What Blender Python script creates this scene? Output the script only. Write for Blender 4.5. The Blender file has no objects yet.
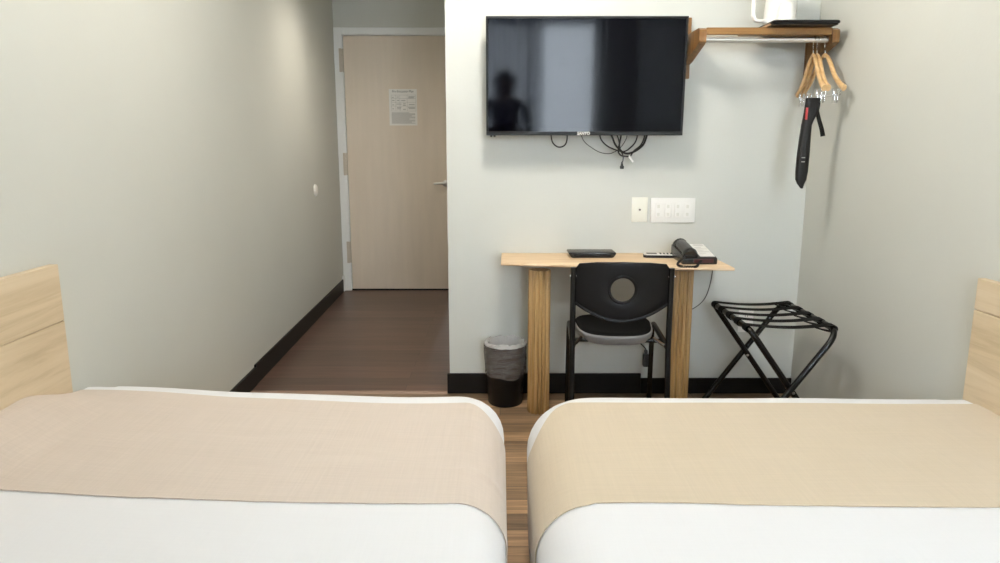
import bpy, bmesh, math, random
from mathutils import Vector, Matrix, noise
random.seed(7)
PI = math.pi
C = bpy.context.scene.collection
SC = bpy.context.scene

# ------------------------------------------------------------------ camera, sky, lights, exposure
cd = bpy.data.cameras.new('camera'); cam = bpy.data.objects.new('camera', cd); C.objects.link(cam)
cd.sensor_width = 36.0; cd.lens = 700.0 / 1000.0 * 36.0; cd.clip_start = 0.005
cam.location = (0, 0, 1.2); cam.rotation_euler = (math.radians(90 - 10.73), 0, 0)
SC.camera = cam

SC.view_settings.view_transform = 'Standard'
SC.view_settings.look = 'None'
SC.view_settings.gamma = 1.0
SC.view_settings.use_curve_mapping = False
SC.view_settings.exposure = 0.0

W = bpy.data.worlds.new('sky'); SC.world = W; W.use_nodes = True
bg = W.node_tree.nodes['Background']
bg.inputs[0].default_value = (0.80, 0.90, 1.0, 1); bg.inputs[1].default_value = 42.0

def light(name, kind, loc, power, color, rot=(0, 0, 0), **kw):
    d = bpy.data.lights.new(name, kind); d.energy = power; d.color = color
    for k, v in kw.items(): setattr(d, k, v)
    o = bpy.data.objects.new(name, d); o.location = loc; o.rotation_euler = rot; C.objects.link(o)
    return o
LAMP = Vector((0.08, 2.28, 2.46))
CEIL_POWER = 57.0
light('ceiling_lamp_light', 'POINT', LAMP + Vector((0, 0, -0.12)), CEIL_POWER, (1.0, 0.945, 0.85), shadow_soft_size=0.13)
light('hall_downlight', 'SPOT', (-0.72, 4.55, 2.37), 52.0, (1.0, 0.91, 0.78), spot_size=math.radians(155), spot_blend=1.0, shadow_soft_size=0.06)
po = light('window_daylight_portal', 'AREA', (0.38, -1.42, 1.5), 1.0, (1, 1, 1), rot=(math.radians(90), 0, 0), shape='RECTANGLE', size=1.5, size_y=1.7)
po.rotation_euler = (math.radians(-90), 0, 0)
po.data.cycles.is_portal = True
SC.cycles.max_bounces = 10; SC.cycles.diffuse_bounces = 6; SC.cycles.transparent_max_bounces = 12
SC.cycles.sample_clamp_indirect = 6.0
SC.cycles.use_denoising = True

# ------------------------------------------------------------------ materials
def mat(name, color=(.5, .5, .5), rough=.5, metal=0.0, spec=.5, var=0.0, vscale=8, bump=0.0, bscale=60, stretch=(1, 1, 1), coat=0.0):
    m = bpy.data.materials.new(name); m.use_nodes = True
    nt = m.node_tree; b = nt.nodes['Principled BSDF']
    b.inputs['Base Color'].default_value = (*color, 1); b.inputs['Roughness'].default_value = rough
    b.inputs['Metallic'].default_value = metal; b.inputs['Specular IOR Level'].default_value = spec
    if coat: b.inputs['Coat Weight'].default_value = coat; b.inputs['Coat Roughness'].default_value = .08
    if var or bump:
        tc = nt.nodes.new('ShaderNodeTexCoord'); mp = nt.nodes.new('ShaderNodeMapping'); mp.inputs['Scale'].default_value = stretch
        nt.links.new(tc.outputs['Object'], mp.inputs[0])
    if var:
        n = nt.nodes.new('ShaderNodeTexNoise'); n.inputs['Scale'].default_value = vscale; n.inputs['Detail'].default_value = 5
        nt.links.new(mp.outputs[0], n.inputs['Vector'])
        r = nt.nodes.new('ShaderNodeValToRGB')
        r.color_ramp.elements[0].position = .3; r.color_ramp.elements[1].position = .7
        r.color_ramp.elements[0].color = (*[c * (1 - var) for c in color], 1)
        r.color_ramp.elements[1].color = (*[min(1, c * (1 + var)) for c in color], 1)
        nt.links.new(n.outputs['Fac'], r.inputs[0]); nt.links.new(r.outputs[0], b.inputs['Base Color'])
    if bump:
        n2 = nt.nodes.new('ShaderNodeTexNoise'); n2.inputs['Scale'].default_value = bscale; n2.inputs['Detail'].default_value = 4
        nt.links.new(mp.outputs[0], n2.inputs['Vector'])
        bp = nt.nodes.new('ShaderNodeBump'); bp.inputs['Strength'].default_value = bump; bp.inputs['Distance'].default_value = .01
        nt.links.new(n2.outputs['Fac'], bp.inputs['Height']); nt.links.new(bp.outputs[0], b.inputs['Normal'])
    return m

def wood(name, c0, c1, c2, axis='x', scale=1.0, rough=.45, bump=.08, band=0.35):
    """grain that runs along one axis, from stretched noise plus distorted bands"""
    m = bpy.data.materials.new(name); m.use_nodes = True; nt = m.node_tree; L = nt.links
    b = nt.nodes['Principled BSDF']; b.inputs['Roughness'].default_value = rough
    tc = nt.nodes.new('ShaderNodeTexCoord'); mp = nt.nodes.new('ShaderNodeMapping')
    s = {'x': (1.2, 22, 22), 'y': (22, 1.2, 22), 'z': (22, 22, 1.2)}[axis]
    mp.inputs['Scale'].default_value = [k * scale for k in s]
    L.new(tc.outputs['Object'], mp.inputs[0])
    n = nt.nodes.new('ShaderNodeTexNoise'); n.inputs['Scale'].default_value = 1.6; n.inputs['Detail'].default_value = 7; n.inputs['Roughness'].default_value = .65
    n.inputs['Distortion'].default_value = .6
    L.new(mp.outputs[0], n.inputs['Vector'])
    r = nt.nodes.new('ShaderNodeValToRGB'); e = r.color_ramp.elements
    e[0].position = .28; e[0].color = (*c0, 1); e[1].position = .74; e[1].color = (*c2, 1)
    k = e.new(.5); k.color = (*c1, 1)
    L.new(n.outputs['Fac'], r.inputs[0]); L.new(r.outputs[0], b.inputs['Base Color'])
    bp = nt.nodes.new('ShaderNodeBump'); bp.inputs['Strength'].default_value = bump; bp.inputs['Distance'].default_value = .004
    L.new(n.outputs['Fac'], bp.inputs['Height']); L.new(bp.outputs[0], b.inputs['Normal'])
    return m

def planks(name, ca, cb, width, length, rough, gap=(.02, .015, .01), contrast=.5):
    """floor boards running along x, each board its own tone"""
    m = bpy.data.materials.new(name); m.use_nodes = True; nt = m.node_tree; L = nt.links
    b = nt.nodes['Principled BSDF']; b.inputs['Roughness'].default_value = rough
    tc = nt.nodes.new('ShaderNodeTexCoord')
    br = nt.nodes.new('ShaderNodeTexBrick'); br.offset = .37; br.offset_frequency = 2
    br.inputs['Color1'].default_value = (*ca, 1); br.inputs['Color2'].default_value = (*cb, 1); br.inputs['Mortar'].default_value = (*gap, 1)
    br.inputs['Scale'].default_value = 1.0; br.inputs['Mortar Size'].default_value = .0012; br.inputs['Mortar Smooth'].default_value = .2
    br.inputs['Bias'].default_value = 0; br.inputs['Brick Width'].default_value = length; br.inputs['Row Height'].default_value = width
    L.new(tc.outputs['Object'], br.inputs['Vector'])
    mp = nt.nodes.new('ShaderNodeMapping'); mp.inputs['Scale'].default_value = (1.5, 30, 1); L.new(tc.outputs['Object'], mp.inputs[0])
    n = nt.nodes.new('ShaderNodeTexNoise'); n.inputs['Scale'].default_value = 2.0; n.inputs['Detail'].default_value = 6; n.inputs['Distortion'].default_value = .8
    L.new(mp.outputs[0], n.inputs['Vector'])
    mr = nt.nodes.new('ShaderNodeMapRange'); mr.inputs[1].default_value = .3; mr.inputs[2].default_value = .7
    mr.inputs[3].default_value = 1 - contrast * .5; mr.inputs[4].default_value = 1 + contrast * .5
    L.new(n.outputs['Fac'], mr.inputs[0])
    mx = nt.nodes.new('ShaderNodeVectorMath'); mx.operation = 'SCALE'
    L.new(br.outputs['Color'], mx.inputs[0]); L.new(mr.outputs[0], mx.inputs['Scale'])
    L.new(mx.outputs[0], b.inputs['Base Color'])
    bp = nt.nodes.new('ShaderNodeBump'); bp.inputs['Strength'].default_value = .15; bp.inputs['Distance'].default_value = .002
    L.new(br.outputs['Fac'], bp.inputs['Height']); bp.invert = True; L.new(bp.outputs[0], b.inputs['Normal'])
    return m

def weave(name, color, scale=900, rough=.9, bump=.25, var=.06):
    m = bpy.data.materials.new(name); m.use_nodes = True; nt = m.node_tree; L = nt.links
    b = nt.nodes['Principled BSDF']; b.inputs['Roughness'].default_value = rough; b.inputs['Specular IOR Level'].default_value = .15
    b.inputs['Sheen Weight'].default_value = .25
    tc = nt.nodes.new('ShaderNodeTexCoord')
    fs = []
    for st in ((6, 260, 60), (260, 6, 60)):
        mp = nt.nodes.new('ShaderNodeMapping'); mp.inputs['Scale'].default_value = st; L.new(tc.outputs['Object'], mp.inputs[0])
        n = nt.nodes.new('ShaderNodeTexNoise'); n.inputs['Scale'].default_value = 1.0; n.inputs['Detail'].default_value = 3
        L.new(mp.outputs[0], n.inputs['Vector']); fs.append(n)
    ad = nt.nodes.new('ShaderNodeMath'); ad.operation = 'ADD'; L.new(fs[0].outputs['Fac'], ad.inputs[0]); L.new(fs[1].outputs['Fac'], ad.inputs[1])
    mr = nt.nodes.new('ShaderNodeMapRange'); mr.inputs[1].default_value = .7; mr.inputs[2].default_value = 1.3
    mr.inputs[3].default_value = 1 - var; mr.inputs[4].default_value = 1 + var
    L.new(ad.outputs[0], mr.inputs[0])
    vm = nt.nodes.new('ShaderNodeVectorMath'); vm.operation = 'SCALE'; vm.inputs[0].default_value = color; L.new(mr.outputs[0], vm.inputs['Scale'])
    L.new(vm.outputs[0], b.inputs['Base Color'])
    bp = nt.nodes.new('ShaderNodeBump'); bp.inputs['Strength'].default_value = bump; bp.inputs['Distance'].default_value = .002
    L.new(ad.outputs[0], bp.inputs['Height']); L.new(bp.outputs[0], b.inputs['Normal'])
    return m

def sheer(name, color, transp, transl=.6):
    m = bpy.data.materials.new(name); m.use_nodes = True; nt = m.node_tree; L = nt.links
    nt.nodes.remove(nt.nodes['Principled BSDF']); out = nt.nodes['Material Output']
    d = nt.nodes.new('ShaderNodeBsdfDiffuse'); d.inputs[0].default_value = (*color, 1)
    t = nt.nodes.new('ShaderNodeBsdfTranslucent'); t.inputs[0].default_value = (*color, 1)
    tr = nt.nodes.new('ShaderNodeBsdfTransparent')
    m1 = nt.nodes.new('ShaderNodeMixShader'); m1.inputs[0].default_value = transl
    m2 = nt.nodes.new('ShaderNodeMixShader'); m2.inputs[0].default_value = transp
    L.new(d.outputs[0], m1.inputs[1]); L.new(t.outputs[0], m1.inputs[2]); L.new(m1.outputs[0], m2.inputs[1]); L.new(tr.outputs[0], m2.inputs[2])
    L.new(m2.outputs[0], out.inputs[0])
    return m

def film(name, color, transp, rough=.25, crumple=False):
    m = bpy.data.materials.new(name); m.use_nodes = True; nt = m.node_tree; L = nt.links
    b = nt.nodes['Principled BSDF']; b.inputs['Base Color'].default_value = (*color, 1); b.inputs['Roughness'].default_value = rough
    out = nt.nodes['Material Output']; tr = nt.nodes.new('ShaderNodeBsdfTransparent'); mx = nt.nodes.new('ShaderNodeMixShader')
    if crumple:
        tc = nt.nodes.new('ShaderNodeTexCoord'); mp = nt.nodes.new('ShaderNodeMapping'); mp.inputs['Scale'].default_value = (7, 7, 30); mp.inputs['Rotation'].default_value = (0, .5, 0)
        L.new(tc.outputs['Object'], mp.inputs[0])
        n = nt.nodes.new('ShaderNodeTexNoise'); n.inputs['Scale'].default_value = 1.4; n.inputs['Detail'].default_value = 2; n.inputs['Distortion'].default_value = 1.2; L.new(mp.outputs[0], n.inputs['Vector'])
        bp = nt.nodes.new('ShaderNodeBump'); bp.inputs['Strength'].default_value = 1.0; bp.inputs['Distance'].default_value = .03; L.new(n.outputs['Fac'], bp.inputs['Height']); L.new(bp.outputs[0], b.inputs['Normal'])
    mx.inputs[0].default_value = transp; L.new(b.outputs[0], mx.inputs[1]); L.new(tr.outputs[0], mx.inputs[2]); L.new(mx.outputs[0], out.inputs[0])
    return m

def glow(name, color, strength):
    m = bpy.data.materials.new(name); m.use_nodes = True; b = m.node_tree.nodes['Principled BSDF']
    b.inputs['Base Color'].default_value = (.9, .9, .9, 1)
    b.inputs['Emission Color'].default_value = (*color, 1); b.inputs['Emission Strength'].default_value = strength
    return m

M = dict(
    wall=mat('grey_wall_paint', (.592, .60, .560), .5, spec=.35, var=.02, vscale=1.5, bump=.04, bscale=90),
    ceiling=mat('white_ceiling_paint', (.80, .79, .75), .8),
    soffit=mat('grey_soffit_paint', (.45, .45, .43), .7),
    floor=planks('oak_laminate', (.46, .29, .165), (.13, .085, .052), .098, .95, .38, contrast=.8),
    hall_floor=planks('walnut_laminate', (.130, .074, .055), (.078, .046, .035), .105, 1.3, .30, gap=(.025, .014, .01), contrast=.5),
    base=mat('black_vinyl_baseboard', (.007, .0065, .0065), .45, spec=.25),
    strip=mat('threshold_strip', (.30, .20, .15), .5),
    casing=mat('white_door_casing', (.80, .81, .80), .4),
    door=mat('beige_door', (.70, .605, .495), .42, var=.03, vscale=3, stretch=(6, 6, .6)),
    hinge=mat('painted_hinge', (.52, .46, .38), .4),
    chrome=mat('chrome', (.82, .82, .82), .16, metal=1),
    rod=mat('bright_metal_rod', (.90, .90, .90), .35, metal=1),
    steel=mat('brushed_steel', (.62, .60, .57), .3, metal=1),
    paper=mat('white_paper', (.80, .78, .74), .8),
    ink=mat('dark_print', (.10, .10, .10), .8),
    greyprint=mat('grey_print', (.42, .41, .39), .8),
    oak=wood('light_oak_board', (.47, .36, .225), (.63, .505, .345), (.70, .58, .425), 'y', .55, .5),
    desk=wood('pale_desk_wood', (.55, .36, .20), (.74, .54, .34), (.82, .64, .44), 'x', 1.0, .38),
    desk_leg=wood('ribbed_desk_leg_wood', (.22, .125, .042), (.41, .25, .095), (.55, .36, .16), 'z', 1.4, .45),
    shelf=wood('orange_brown_wood', (.15, .068, .016), (.25, .122, .031), (.33, .175, .052), 'x', 1.2, .35),
    shelf_v=wood('orange_brown_wood_upright', (.10, .044, .011), (.19, .088, .022), (.27, .135, .038), 'z', 1.2, .35),
    hanger=wood('hanger_wood', (.50, .30, .125), (.66, .43, .21), (.74, .53, .29), 'y', 1.0, .32),
    white_cloth=weave('white_cotton', (.72, .72, .735), bump=.05, var=.01),
    bedbase=mat('dark_bed_base', (.05, .045, .045), .8),
    runner_l=weave('beige_linen_pink_cast', (.57, .485, .415), bump=.2, var=.04),
    runner_r=weave('beige_linen', (.55, .458, .338), bump=.2, var=.035),
    bezel=mat('tv_bezel', (.010, .0105, .011), .4, spec=.2),
    screen=mat('tv_screen', (.0008, .0008, .0020), .07, spec=.15),
    blackp=mat('black_plastic', (.005, .005, .0055), .42, spec=.22),
    blackg=mat('black_gloss', (.009, .009, .010), .27, spec=.5),
    blackm=mat('black_metal', (.004, .004, .004), .25, spec=.35),
    strapm=mat('black_webbing', (.004, .004, .004), .7, spec=.1, bump=.2, bscale=300),
    vinyl=mat('grey_vinyl_seat_edge', (.19, .19, .195), .32, spec=.7),
    seatcloth=mat('black_seat_cloth', (.006, .006, .006), .9, spec=.08, bump=.1, bscale=300),
    cord=mat('black_cord', (.012, .012, .012), .5),
    greycord=mat('grey_cord', (.10, .10, .095), .5),
    white=mat('white_plastic', (.82, .81, .78), .35),
    ivory=mat('ivory_plastic', (.80, .79, .70), .35),
    slot=mat('dark_slot', (.05, .045, .04), .5),
    slotg=mat('grey_slot', (.70, .69, .64), .5),
    red=mat('red_stripe', (.055, .008, .010), .35),
    redtab=mat('red_tab', (.42, .035, .035), .6),
    tray=mat('black_tray', (.007, .007, .008), .35, spec=.25),
    traytan=mat('tan_tray_edge', (.40, .25, .14), .5),
    bag=mat('charcoal_nylon', (.010, .0095, .010), .5, spec=.3, bump=.15, bscale=120),
    bin=mat('black_bin', (.005, .005, .006), .4, spec=.25),
    liner=film('thin_plastic_liner', (.20, .18, .17), .42, .16, True),
    linerrim=film('thin_plastic_liner_rim', (.62, .61, .59), .25, .25),
    lips=mat('lips', (.36, .17, .14), .5), skin=mat('skin', (.45, .28, .20), .55), hair=mat('dark_hair', (.015, .012, .010), .6),
    shirt=mat('dark_shirt', (.015, .016, .020), .9), trousers=mat('dark_trousers', (.012, .012, .014), .9),
    curtain=sheer('sheer_curtain', (.80, .82, .86), .72, .75),
    drape=sheer('grey_drape', (.42, .44, .48), .20, .35),
    frame=mat('white_window_frame', (.75, .75, .74), .4),
    glass=film('window_glass', (.9, .95, .95), .92, .03),
    bulb=glow('lamp_diffuser', (1.0, .93, .80), 8.0),
    hallbulb=glow('downlight_diffuser', (1.0, .88, .70), 6.0),
)

# ------------------------------------------------------------------ mesh helpers
def bm_new(): return bmesh.new()
def obj(name, bm, m, parent=None, smooth=False, loc=None, angle=40):
    me = bpy.data.meshes.new(name)
    bmesh.ops.recalc_face_normals(bm, faces=bm.faces[:])
    bm.to_mesh(me); bm.free()
    for mm in (m if isinstance(m, (list, tuple)) else [m]): me.materials.append(mm)
    if smooth:
        me.polygons.foreach_set('use_smooth', [True] * len(me.polygons))
        if angle: me.set_sharp_from_angle(angle=math.radians(angle))
    o = bpy.data.objects.new(name, me); C.objects.link(o)
    if loc: o.location = loc
    if parent: o.parent = parent
    return o
def thing(name, label, cat, loc=(0, 0, 0), rz=0, group=None):
    o = bpy.data.objects.new(name, None); C.objects.link(o); o.empty_display_size = .05
    o.location = loc; o.rotation_euler = (0, 0, rz); return tag(o, label, cat, group)
def tag(o, label, cat, group=None):
    o['label'] = label; o['category'] = cat
    if group: o['group'] = group
    return o
def struct(o, label=None, cat=None):
    o['kind'] = 'structure'
    if label: o['label'] = label
    if cat: o['category'] = cat
    return o

def box(bm, x0, x1, y0, y1, z0, z1, bev=0, seg=2, rot=None, mi=0):
    vs = [bm.verts.new((x, y, z)) for x in (x0, x1) for y in (y0, y1) for z in (z0, z1)]
    idx = [(0, 1, 3, 2), (4, 6, 7, 5), (0, 4, 5, 1), (2, 3, 7, 6), (0, 2, 6, 4), (1, 5, 7, 3)]
    fs = [bm.faces.new([vs[i] for i in f]) for f in idx]
    for f in fs: f.material_index = mi
    if rot is not None: bmesh.ops.transform(bm, matrix=rot, verts=vs)
    if bev:
        es = list({e for f in fs for e in f.edges})
        bmesh.ops.bevel(bm, geom=es, offset=bev, segments=seg, profile=.5, affect='EDGES')

def spline(pts, n=8, closed=False):
    P = [Vector(p) for p in pts]; out = []; N = len(P)
    rng = range(N) if closed else range(N - 1)
    for i in rng:
        p0 = P[(i - 1) % N] if closed or i > 0 else P[0] * 2 - P[1]
        p1 = P[i]; p2 = P[(i + 1) % N]
        p3 = P[(i + 2) % N] if closed or i + 2 < N else P[-1] * 2 - P[-2]
        for k in range(n):
            t = k / n
            out.append(.5 * ((2 * p1) + (p2 - p0) * t + (2 * p0 - 5 * p1 + 4 * p2 - p3) * t * t + (3 * p1 - p0 - 3 * p2 + p3) * t ** 3))
    if not closed: out.append(P[-1].copy())
    return out
def fillet(pts, r, n=8):
    """polyline with rounded corners"""
    P = [Vector(p) for p in pts]; out = [P[0]]
    rr = r if isinstance(r, (list, tuple)) else [r] * len(P)
    for i in range(1, len(P) - 1):
        a = (P[i - 1] - P[i]); b = (P[i + 1] - P[i]); d = min(rr[i], a.length * .49, b.length * .49)
        s = P[i] + a.normalized() * d; e = P[i] + b.normalized() * d
        for k in range(n + 1):
            t = k / n; out.append(s * (1 - t) ** 2 + P[i] * 2 * t * (1 - t) + e * t * t)
    out.append(P[-1]); return out
def tube(bm, pts, r, seg=10, closed=False, flat=1.0, up=None, mi=0):
    P = [Vector(p) for p in pts]; N = len(P)
    R = r if isinstance(r, (list, tuple)) else [r] * N
    if len(R) != N: R = [R[0] + (R[-1] - R[0]) * i / (N - 1) for i in range(N)]
    T = []
    for i in range(N):
        a = P[(i - 1) % N] if closed or i > 0 else P[i]; b = P[(i + 1) % N] if closed or i < N - 1 else P[i]
        T.append((b - a).normalized())
    n = Vector(up) if up else (Vector((0, 0, 1)) if abs(T[0].z) < .9 else Vector((1, 0, 0)))
    n = (n - T[0] * n.dot(T[0])).normalized(); rings = []
    for i in range(N):
        n = (n - T[i] * n.dot(T[i]))
        n = n.normalized() if n.length > 1e-6 else T[i].orthogonal().normalized()
        if up:
            u = Vector(up); u = u - T[i] * u.dot(T[i])
            if u.length > .1: n = u.normalized()
        b = T[i].cross(n)
        rings.append([bm.verts.new(P[i] + (n * math.cos(2 * PI * k / seg) + b * flat * math.sin(2 * PI * k / seg)) * R[i]) for k in range(seg)])
    for i in range(N if closed else N - 1):
        A = rings[i]; B = rings[(i + 1) % N]
        for k in range(seg):
            f = bm.faces.new((A[k], A[(k + 1) % seg], B[(k + 1) % seg], B[k])); f.material_index = mi
    if not closed:
        for rg in (rings[0], rings[-1]):
            f = bm.faces.new(rg); f.material_index = mi
    return rings
def lathe(bm, prof, seg=32, cx=0, cy=0, mi=0, cap=True, wob=None):
    rings = []
    for j, (r, z) in enumerate(prof):
        ring = []
        for k in range(seg):
            a = 2 * PI * k / seg; rr, zz = r, z
            if wob: rr, zz = wob(j, a, r, z)
            ring.append(bm.verts.new((cx + rr * math.cos(a), cy + rr * math.sin(a), zz)))
        rings.append(ring)
    for A, B in zip(rings, rings[1:]):
        for k in range(seg):
            f = bm.faces.new((A[k], A[(k + 1) % seg], B[(k + 1) % seg], B[k])); f.material_index = mi
    if cap:
        for rg in (rings[0], rings[-1]):
            f = bm.faces.new(rg); f.material_index = mi
    return rings
def prism(bm, pts, axis, a, b, bev=0, seg=2, mi=0):
    """extrude a 2-D outline along an axis (x: (y,z) outline, y: (x,z), z: (x,y))"""
    def P(p, t): return {'x': (t, p[0], p[1]), 'y': (p[0], t, p[1]), 'z': (p[0], p[1], t)}[axis]
    A = [bm.verts.new(P(p, a)) for p in pts]; B = [bm.verts.new(P(p, b)) for p in pts]
    fs = [bm.faces.new(A), bm.faces.new(B[::-1])]; n = len(pts)
    for i in range(n): fs.append(bm.faces.new((A[i], B[i], B[(i + 1) % n], A[(i + 1) % n])))
    for f in fs: f.material_index = mi
    if bev:
        es = list({e for f in fs for e in f.edges})
        bmesh.ops.bevel(bm, geom=es, offset=bev, segments=seg, profile=.5, affect='EDGES')
def rrect(x0, x1, y0, y1, r, n=6):
    out = []
    for cx, cy, a0 in ((x1 - r, y1 - r, 0), (x0 + r, y1 - r, 90), (x0 + r, y0 + r, 180), (x1 - r, y0 + r, 270)):
        for k in range(n + 1):
            a = math.radians(a0 + 90 * k / n); out.append((cx + r * math.cos(a), cy + r * math.sin(a)))
    return out
def text(name, s, size, loc, m, parent, rot=(PI / 2, 0, 0), ext=.0006, align='CENTER', sx=1.0, bold=0.0):
    cu = bpy.data.curves.new(name, 'FONT'); cu.body = s; cu.size = size; cu.extrude = ext; cu.offset = bold; cu.align_x = align; cu.align_y = 'CENTER'
    t = bpy.data.objects.new('tmp_text', cu); C.objects.link(t)
    bpy.context.view_layer.update()
    me = bpy.data.meshes.new_from_object(t.evaluated_get(bpy.context.evaluated_depsgraph_get()))
    bpy.data.objects.remove(t); bpy.data.curves.remove(cu)
    me.materials.clear(); me.materials.append(m); me.name = name
    me.transform(Matrix.Diagonal((sx, 1, 1, 1)))
    o = bpy.data.objects.new(name, me); C.objects.link(o); o.location = loc; o.rotation_euler = rot; o.parent = parent
    return o

# ------------------------------------------------------------------ the setting
XL, XR, YF, YH, YR, ZC, ZH, XC = -1.336, 1.45, 3.34, 5.93, -1.30, 2.60, 2.40, -0.250
def WX(y): return -1.1576 - .0316 * y      # the left wall runs slightly askew
def along_left(name, m, y0, y1, z0, z1, x0, x1, bev=0):
    bm = bm_new(); prism(bm, [(WX(y0) + x0, y0), (WX(y0) + x1, y0), (WX(y1) + x1, y1), (WX(y1) + x0, y1)], 'z', z0, z1, bev)
    return obj(name, bm, m)
def sbox(name, m, *a, **k):
    bm = bm_new(); box(bm, *a, **k); return struct(obj(name, bm, m))
sbox('floor', M['floor'], XL - .1, XR + .1, YR - .1, YF + .005, -.05, 0)
sbox('floor_hall', M['hall_floor'], XL - .1, XC + .1, YF + .005, YH + .1, -.05, 0)
struct(along_left('wall_left', M['wall'], YR - .1, YH + .1, 0, ZC + .1, -.12, 0))
sbox('wall_right', M['wall'], XR, XR + .1, YR - .1, YF + .1, 0, ZC + .1)
sbox('wall_front', M['wall'], XC, XR + .1, YF, YF + .12, 0, ZC + .1)
sbox('wall_hall_right', M['wall'], XC, XC + .12, YF + .12, YH + .1, 0, ZC)
sbox('ceiling', M['ceiling'], XL - .1, XR + .1, YR - .1, YF + .12, ZC, ZC + .1)
sbox('ceiling_hall', M['ceiling'], XL - .12, XC + .12, YF + .12, YH + .1, ZH, ZH + .1)
sbox('wall_header', M['soffit'], XL - .1, XC, YF, YF + .12, 2.30, ZC)
# hall end wall around the door opening
bm = bm_new(); DX0, DX1, DZ = -1.276, -.372, 2.106
box(bm, XL - .12, DX0, YH, YH + .1, 0, ZC); box(bm, DX1, XC + .12, YH, YH + .1, 0, ZC); box(bm, DX0, DX1, YH, YH + .1, DZ, ZC)
struct(obj('wall_hall_end', bm, M['wall']))
# rear wall with the window opening
WX0, WX1, WZ0, WZ1 = -.40, 1.04, .90, 2.26
bm = bm_new()
box(bm, XL, WX0, YR - .1, YR, 0, ZC); box(bm, WX1, XR, YR - .1, YR, 0, ZC); box(bm, WX0, WX1, YR - .1, YR, 0, WZ0); box(bm, WX0, WX1, YR - .1, YR, WZ1, ZC)
struct(obj('wall_rear', bm, M['wall']))
# window
win = struct(bpy.data.objects.new('window_1', None)); C.objects.link(win); win.location = ((WX0 + WX1) / 2, YR - .05, WZ0)
hw = (WX1 - WX0) / 2; hh = WZ1 - WZ0
bm = bm_new()
for a, b, c, d in ((-hw, -hw + .05, 0, hh), (hw - .05, hw, 0, hh), (-.025, .025, .05, hh - .05), (-hw + .05, hw - .05, 0, .05), (-hw + .05, hw - .05, hh - .05, hh)):
    box(bm, a, b, -.03, .03, c, d, .004)
obj('window_frame', bm, M['frame'], win)
for a, b in ((-hw + .05, -.025), (.025, hw - .05)):
    bm = bm_new(); box(bm, a, b, -.004, .004, .05, hh - .05); obj('pane', bm, M['glass'], win)
# baseboards and threshold
sbox('baseboard_front', M['base'], XC - .012, .70, YF - .012, YF, 0, .104, bev=.003)
sbox('baseboard_front_right', M['base'], .70, XR, YF - .012, YF, 0, .080, bev=.003)
struct(along_left('baseboard_left', M['base'], YR, 3.46, 0, .096, 0, .013, .003))
struct(along_left('baseboard_hall_left', M['base'], 3.46, YH - .07, 0, .108, 0, .010, .003))
sbox('baseboard_hall_end', M['base'], XC - .19, XC, YH - .01, YH, 0, .10)
bm = bm_new(); prism(bm, [(YF - .022, 0), (YF - .012, .005), (YF + .018, .005), (YF + .028, 0)], 'x', WX(YF) + .014, XC - .012)
struct(obj('trim_1', bm, M['strip']))
# corner block where the hall baseboard meets the casing
struct(along_left('trim_2', M['casing'], YH - .07, YH - .002, 0, .135, 0, .012, .003))

# door
door = struct(bpy.data.objects.new('door_1', None)); C.objects.link(door); door.location = (DX0, YH, 0)
door['label'] = 'beige flush hallway door with an evacuation notice and three hinges'
bm = bm_new(); box(bm, .004, DX1 - DX0 - .004, .004, .048, .012, DZ - .006, .002)
obj('door_leaf', bm, M['door'], door)
bm = bm_new(); dw = DX1 - DX0
box(bm, -.0675, 0, -.020, .06, 0, DZ + .055, .004); box(bm, dw, dw + .060, -.020, .06, 0, DZ + .055, .004); box(bm, 0, dw, -.020, .06, DZ, DZ + .055, .004)
box(bm, -.012, 0, -.03, -.018, 0, DZ, .003); box(bm, 0, dw, -.006, .002, DZ - .004, DZ)
obj('door_frame', bm, M['casing'], door)
bm = bm_new(); box(bm, 0, dw, -.004, .05, 0, .011); obj('door_sill', bm, M['base'], door)
for z in (1.905, 1.075, .335):
    bm = bm_new(); tube(bm, [(.000, -.012, z - .092), (.000, -.012, z + .092)], .0075, 10)
    box(bm, -.026, -.004, -.034, -.0295, z - .092, z + .092, .001); box(bm, -.006, .002, -.030, -.006, z - .088, z + .088, .001)
    obj('hinge', bm, M['hinge'], door, True)
h = bm_new(); lathe(h, [(.001, 0), (.026, 0), (.027, .006), (.022, .010), (.010, .011), (.010, .045), (.001, .045)], 24)
bmesh.ops.transform(h, matrix=Matrix.Translation((dw - .085, .004, .915)) @ Matrix.Rotation(PI / 2, 4, 'X'), verts=h.verts[:])
tube(h, spline([(dw - .080, -.042, .915), (dw - .105, -.048, .917), (dw - .145, -.048, .917), (dw - .180, -.044, .913)], 5), [.011, .009], 12, flat=.7)
obj('lever_handle', h, M['steel'], door, True)

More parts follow.
